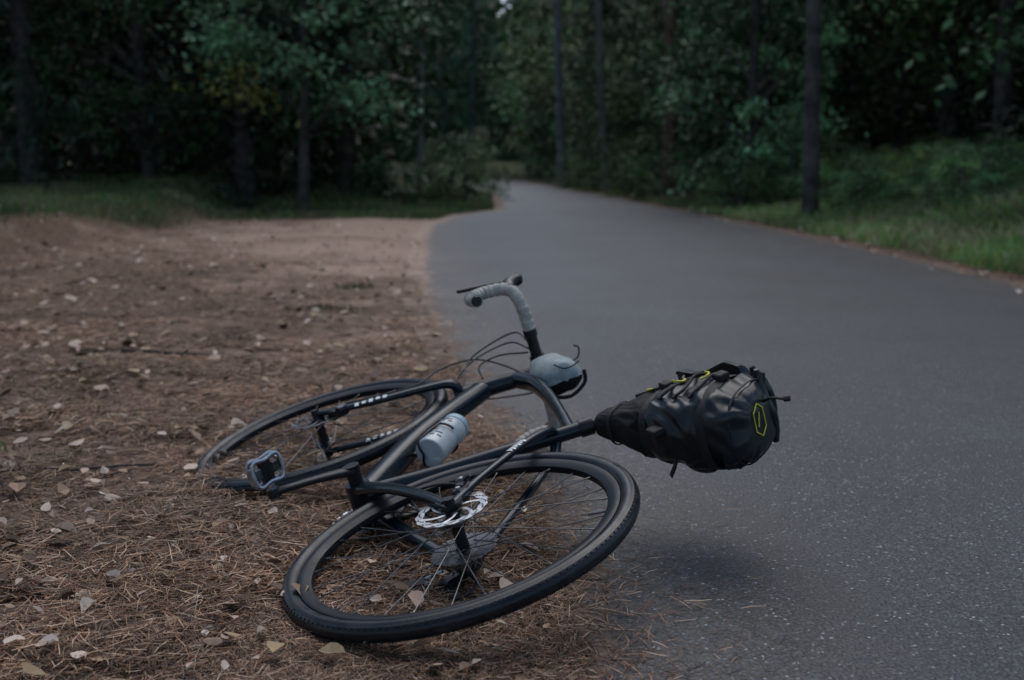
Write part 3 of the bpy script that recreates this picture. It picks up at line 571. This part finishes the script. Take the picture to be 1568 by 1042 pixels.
# ------------------------------------------------------------ trees
def leafset(C,size,seed,tint,up=.35,asp=.55):
    r_=np.random.default_rng(seed); n=len(C); d_=r_.normal(size=(n,3)); d_[:,2]-=.3; d_/=np.linalg.norm(d_,axis=1)[:,None]; nn=r_.normal(size=(n,3)); nn[:,2]=abs(nn[:,2])+up*2
    s_=np.cross(d_,nn); s_/=np.linalg.norm(s_,axis=1)[:,None]+1e-9; L_=size*(.6+.8*r_.random(n))[:,None]; W_=L_*asp
    V=np.stack([C,C+d_*L_*.5+s_*W_*.5,C+d_*L_,C+d_*L_*.5-s_*W_*.5],1).reshape(-1,3); F=np.arange(n*4).reshape(n,4)
    return V,F,np.repeat(tint,4,0)
BK=['bark','barkpine','barkpale']
def tree_data(seed,kind,h=9.,r_=2.2,bark='bark',base=(.035,.075,.035),lsize=.10,nl=22000,low=.08,yel=0,nc=60):
    g_=np.random.default_rng(seed); p=Part('t'); sway=g_.normal(0,.12,2)
    tr=lambda t_: np.array([sway[0]*np.sin(t_*2.2)*h*.15,sway[1]*np.sin(t_*2.7)*h*.15,t_*h])
    rb=.012*h+.02
    p.tube([tr(t_) for t_ in np.linspace(0,.97,14)],[rb*1.25,rb,rb*.8,rb*.5,.02],bark,n=8,caps=False)
    C=[];tint=[]
    if kind=='dec':
        per=nl//nc
        for i in range(nc):
            t_=low+(.97-low)*g_.random(); rad=r_*np.sin(np.pi*np.clip((t_-low)/(1.02-low),.0,1)**.75)**.6*(.35+.65*g_.random()**.5)+.15; a=g_.random()*6.283
            c0=tr(t_)+np.array([rad*np.cos(a),rad*np.sin(a),g_.normal(0,.2)])
            s0=tr(max(.05,t_-.10-.05*g_.random())); mid=(s0+c0)/2+np.array([0,0,.12])
            if i%2==0: p.tube(cat([s0,mid,c0],4),[.045*(1-t_)+.012,.006],bark,n=4,caps=False)
            k=int(per*(.5+g_.random())); sp=(.28+.3*g_.random())*r_/2.2
            pts=c0+g_.normal(size=(k,3))*np.array([sp,sp,sp*.45]); pts[:,2]-=.25*((pts[:,:2]-c0[:2])**2).sum(1)**.5
            C.append(pts); b_=np.array(base)*(.3+1.4*g_.random()**1.3); 
            if g_.random()<yel: b_=np.array((.20,.20,.05))
            tint.append(b_*(.7+.6*g_.random((k,1)))+g_.random((k,1))**6*np.array([.05,.03,0]))
    else:
        nb=int(h*9); per=nl//nb
        for i in range(nb):
            t_=low+(.98-low)*(i/nb); Lb=r_*(1-t_)**.8*(.7+.5*g_.random())+.1; a=i*2.399+g_.normal(0,.3); k=per
            s_=g_.random(k)**.7; dr=np.array([np.cos(a),np.sin(a)]); sw=g_.normal(0,.10+.12*Lb,k)*s_**.5*(1.1-s_)*1.2
            q_=tr(t_)[None]+np.c_[dr[0]*s_*Lb-dr[1]*sw,dr[1]*s_*Lb+dr[0]*sw,-.35*Lb*s_**1.4+.12*Lb*s_**3-abs(g_.normal(0,.06,k))]
            if i%3==0: p.tube([tr(t_),tr(t_)+np.array([dr[0]*Lb*.5,dr[1]*Lb*.5,-.1*Lb]),tr(t_)+np.array([dr[0]*Lb*.95,dr[1]*Lb*.95,-.22*Lb])],[.02,.012,.005],bark,n=4,caps=False)
            C.append(q_); tint.append(np.array(base)*(.55+.6*g_.random())*(.7+.6*g_.random((k,1))))
    C=np.vstack(C); tint=np.clip(np.vstack(tint),.004,1); C[:,2]=np.maximum(C[:,2],.03)
    V,F,tc_=leafset(C,lsize,seed+5,tint,asp=.6 if kind=='dec' else .25)
    Vp=np.vstack(p.V); n0=len(Vp); Fp=np.array(p.F); bi=BK.index(bark)
    return np.vstack([Vp,V]).astype(np.float32),np.vstack([Fp,F+n0]),np.r_[np.full(len(Fp),bi),np.full(len(F),3)],np.vstack([np.full((n0,3),.05),tc_]).astype(np.float32)
TM=[M[k] for k in BK]+[M['foliage']]
def to_mesh(name,D_): return mesh_np(name,D_[0],D_[1],TM,D_[2],col=D_[3],val=False)
class Merge:
    def __init__(s): s.V=[];s.F=[];s.m=[];s.c=[];s.n=0
    def put(s,D_,x,y,sc=1,sink=.05,k=1.0):
        a=random.random()*6.283; ca,sa=math.cos(a),math.sin(a); zs=sc*random.uniform(.9,1.15); z=float(height(np.array([x*1.0]),np.array([y*1.0]))[0])-sink
        V=D_[0]; s.V.append(np.c_[x+sc*(V[:,0]*ca-V[:,1]*sa),y+sc*(V[:,0]*sa+V[:,1]*ca),z+zs*V[:,2]]); s.F.append(D_[1]+s.n); s.n+=len(V); s.m.append(D_[2]); s.c.append(k*D_[3]*random.uniform(.5,1.35)*np.array([random.uniform(.9,1.25),1,random.uniform(.75,1.05)]))
    def build(s,name): return obj(name,to_mesh(name,(np.vstack(s.V),np.vstack(s.F),np.concatenate(s.m),np.vstack(s.c))))
dp=[(9,2.3,(.080,.160,.062),.08),(11,2.6,(.092,.160,.056),.2),(8,2.0,(.068,.143,.062),.05)]
sp_=[(10,2.2,(.032,.070,.036)),(13,2.6,(.028,.062,.034))]
DEC=[tree_data(i+10,'dec',h=h_,r_=r_,base=b_,lsize=.15,low=lo,nl=8500) for i,(h_,r_,b_,lo) in enumerate(dp)]
SPR=[tree_data(i+30,'spr',h=h_,r_=r_,base=b_,lsize=.24,low=.03,nl=8000) for i,(h_,r_,b_) in enumerate(sp_)]
DECf=[tree_data(i+10,'dec',h=h_,r_=r_,base=b_,lsize=.26,low=lo,nl=2600,nc=45,bark='barkpale' if i==1 else 'bark') for i,(h_,r_,b_,lo) in enumerate(dp)]
SPRf=[tree_data(i+30,'spr',h=h_,r_=r_,base=b_,lsize=.42,low=.03,nl=2600) for i,(h_,r_,b_) in enumerate(sp_)]
BUSH=[tree_data(i+50,'dec',h=1.7,r_=1.0,base=b_,lsize=.085,nl=3500,low=.08,nc=30) for i,b_ in enumerate([(.10,.20,.09),(.13,.22,.08)])]
fo=Merge()
def free(x,y,m_=1.6):
    if y<100 and y>-10: return x<Lx(y)-m_ or x>Rx(y)+m_
    return True
for row,(y0,dx_) in enumerate([(22.8,1.8),(25.4,2.3),(29,2.6),(34,3.),(41,3.6),(50,4.2),(62,5)]):
    x=-1.6-.06*row
    while x>-.46*y0-2:
        yy=y0+random.uniform(-.9,.9)
        if free(x,yy,1.5 if row<2 else 2.2): fo.put(random.choice([SPR[0],DEC[0],SPR[0],DEC[2],SPR[1]] if row==0 else SPRf+[DECf[0],DECf[1]] ),x,yy,random.uniform(.8,1.15),k=.85 if row==0 else .7)
        x-=dx_*random.uniform(.8,1.2)
for row in range(5):
    x0=[5.6,8.0,11,14.5,19][row]; y=6-row
    while y<62:
        xx=Rx(y)+x0+random.uniform(-.5,.5)-.05*max(0,y-20)
        if free(xx,y,2.0) and xx<.52*y+5: fo.put(random.choice([DEC[0],DEC[1],SPR[0],SPR[1],SPR[0]] if row==0 and y<35 else DECf+SPRf),xx,y,random.uniform(.85,1.2),k=.75)
        y+=random.uniform(2.3,3.1)*(1+row*.15)
for y in np.arange(29,70,2.6): 
    xx=Rx(y)+2.0+random.uniform(-.2,.7); fo.put(random.choice([DEC[0],DEC[2],SPR[0]] if y<50 else DECf),xx,y,random.uniform(.5,.9))
for y in np.arange(-10,20,5.5): fo.put(random.choice(DECf+SPRf),-13.5+random.uniform(-1,1),y,1.2)  # unseen flank trees, added to cut sky light and reflections from the left
for i in range(30):
    y=random.uniform(88,106); x=random.uniform(-30,22)
    if y>Rs[-1,1]-8 or x>2: fo.put(random.choice(DECf+SPRf),x,y,random.uniform(1.2,1.7),k=1.8)
for i in range(14):
    y=random.uniform(62,84); x=random.uniform(3,14); fo.put(random.choice(DECf),x,y,random.uniform(1.,1.4),k=1.8)
fo.build('forest')
def place(D_,x,y,s_,name,rz=None,me=None):
    z=float(height(np.array([x*1.0]),np.array([y*1.0]))[0])-.05
    return obj(name,me or to_mesh(name,D_),None,(x,y,z),(0,0,rz if rz is not None else random.random()*6.28),(s_,s_,s_*random.uniform(.9,1.15)))
def bare_trunk(name,x,y,h_,r_,bark,lean=(0,0),seed=1):
    g_=np.random.default_rng(seed); p=Part(name); z0=float(height(np.array([x]),np.array([y]))[0])-.1
    T_=[np.array([x+lean[0]*t_*h_+.04*np.sin(t_*7+seed),y+lean[1]*t_*h_,z0+t_*h_]) for t_ in np.linspace(0,1,22)]
    p.tube(T_,[r_*1.35,r_,r_*.95,r_*.85,r_*.6,r_*.25],bark,n=14,caps=False)
    for i in range(9):
        t_=.25+.7*g_.random(); k=int(t_*21); a=g_.random()*6.28; l=.4+1.1*g_.random()
        p.tube(cat([T_[k],T_[k]+np.array([math.cos(a)*l*.5,math.sin(a)*l*.5,.05]),T_[k]+np.array([math.cos(a)*l,math.sin(a)*l,-.1])],4),[r_*.18,.004],bark,n=5,caps=False)
    n0=sum(map(len,p.V)); k=2400; C=[]
    for i in range(30):
        t_=.66+.36*g_.random(); a=g_.random()*6.28; rad=g_.random()*1.8*(1.15-t_)*2; c0=T_[min(21,int(t_*21))]+np.array([math.cos(a)*rad,math.sin(a)*rad,g_.normal(0,.3)]); C.append(c0+g_.normal(size=(k//30,3))*np.array([.45,.45,.25]))
    C=np.vstack(C); V,F,tc_=leafset(C,.24,seed,np.array([(.06,.11,.06)])*(.6+.8*g_.random((len(C),1))))
    return obj(name,to_mesh(name,(np.vstack(p.V+[V]),np.vstack([np.array(p.F),F+n0]),np.r_[np.full(len(p.F),BK.index(bark)),np.full(len(F),3)],np.vstack([np.full((n0,3),.05),tc_]))))
bare_trunk('pine_tree',3.56,28,14,.12,'barkpine',(0,0),1)
bare_trunk('pine_tree',4.15,17,12,.10,'bark',(.005,0),2)
bare_trunk('birch_tree',1.95,46,13,.15,'barkpale',(-.04,0),3)
bare_trunk('birch_tree',2.7,34,12,.09,'barkpale',(-.07,0),4)
bare_trunk('pine_tree',-1.75,23.6,12,.055,'barkpale',(0,0),5)
bare_trunk('pine_tree',-2.45,23.8,12,.055,'barkpale',(0,0),6)
bare_trunk('pine_tree',4.9,30,13,.12,'barkpine',(.01,0),8)
bare_trunk('pine_tree',7.6,19,13,.11,'bark',(.01,0),9)
LT=tree_data(77,'dec',h=5.6,r_=1.6,base=(.17,.33,.17),lsize=.115,nl=6000,low=.27,yel=.05,nc=38)
place(LT,-3.6,20.9,1,'deciduous_tree',rz=1.0)
place(tree_data(79,'dec',h=6,r_=1.35,base=(.16,.32,.16),lsize=.11,nl=7000,low=.05),4.1,21,1,'deciduous_tree',rz=2.)
place(DEC[2],5.0,24,.8,'deciduous_tree',rz=.3)
BM=[to_mesh('bush',b_) for b_ in BUSH]
for x,y,s_ in [(-.95,24.5,.6),(-1.5,22.9,.45),(-2.6,22.6,.4),(-1.1,28,.9),(-1.3,32,1),(3.75,20,.5),(4.7,16.5,.42),(5.6,14.5,.42),(5.1,18,.5),(3.4,23.5,.55),(3.2,27,.7),(2.9,31,.8),(2.6,36,.8),(4.6,20,.6),(2.2,41,.8)]:
    place(None,x,y,s_,'bush',me=random.choice(BM))
un=Merge()
for i in range(80):
    y=random.uniform(8.5,21); x=Rx(y)+random.uniform(1.7,5.0)
    un.put(BUSH[i%2],x,y,random.uniform(.14,.36),.02,k=2.2)
un.build('undergrowth')
g_=np.random.default_rng(5); n=16000; C=np.c_[g_.uniform(-65,65,n),g_.uniform(112,126,n),g_.random(n)**.8*20]; C[:,2]*=(.7+.6*vn(C[:,0],C[:,1],.15,50)); k=~((abs(C[:,0]+.2)<1.3)&(C[:,2]>12.5)); C=C[k]
V,F,tc_=leafset(C,2.6,9,np.array([(.09,.14,.07)])*(.5+g_.random((len(C),1))),asp=.7)
obj('distant_trees',mesh_np('distant_trees',V,F,[M['foliage']],col=tc_))
# ------------------------------------------------------------ light
SAZ,SEL=12,60
w_=bpy.data.worlds.new('World'); scene.world=w_; w_.use_nodes=True; nt=w_.node_tree; bg=nt.nodes['Background']; sky=N(nt,'ShaderNodeTexSky'); sky.sky_type='NISHITA'; sky.sun_disc=False
sky.sun_elevation=math.radians(SEL); sky.sun_rotation=math.radians(SAZ); sky.dust_density=1.5; sky.air_density=1.; sky.ozone_density=1.
nt.links.new(sky.outputs[0],bg.inputs['Color']); bg.inputs['Strength'].default_value=.15
sl=bpy.data.lights.new('sun','SUN'); sl.energy=1.5; sl.angle=math.radians(65); sl.color=(1,.98,.93); so=bpy.data.objects.new('sun',sl); scene.collection.objects.link(so)
az=math.radians(SAZ); el=math.radians(SEL); dirv=Vector((math.sin(az)*math.cos(el),math.cos(az)*math.cos(el),math.sin(el))); so.rotation_euler=dirv.to_track_quat('Z','Y').to_euler()
scene.view_settings.view_transform='Standard'; scene.view_settings.look='None'; scene.view_settings.exposure=0
cam=bpy.data.cameras.new('camera'); co=bpy.data.objects.new('camera',cam); scene.collection.objects.link(co); scene.camera=co
cam.lens=42.34; cam.sensor_width=36; cam.clip_end=1000; cam.clip_start=.05; co.location=(0,0,.797); co.rotation_euler=(math.radians(90-8.265),0,0)
cam.dof.use_dof=True; cam.dof.focus_distance=2.3; cam.dof.aperture_fstop=3.5
print('done',len(bpy.data.objects))
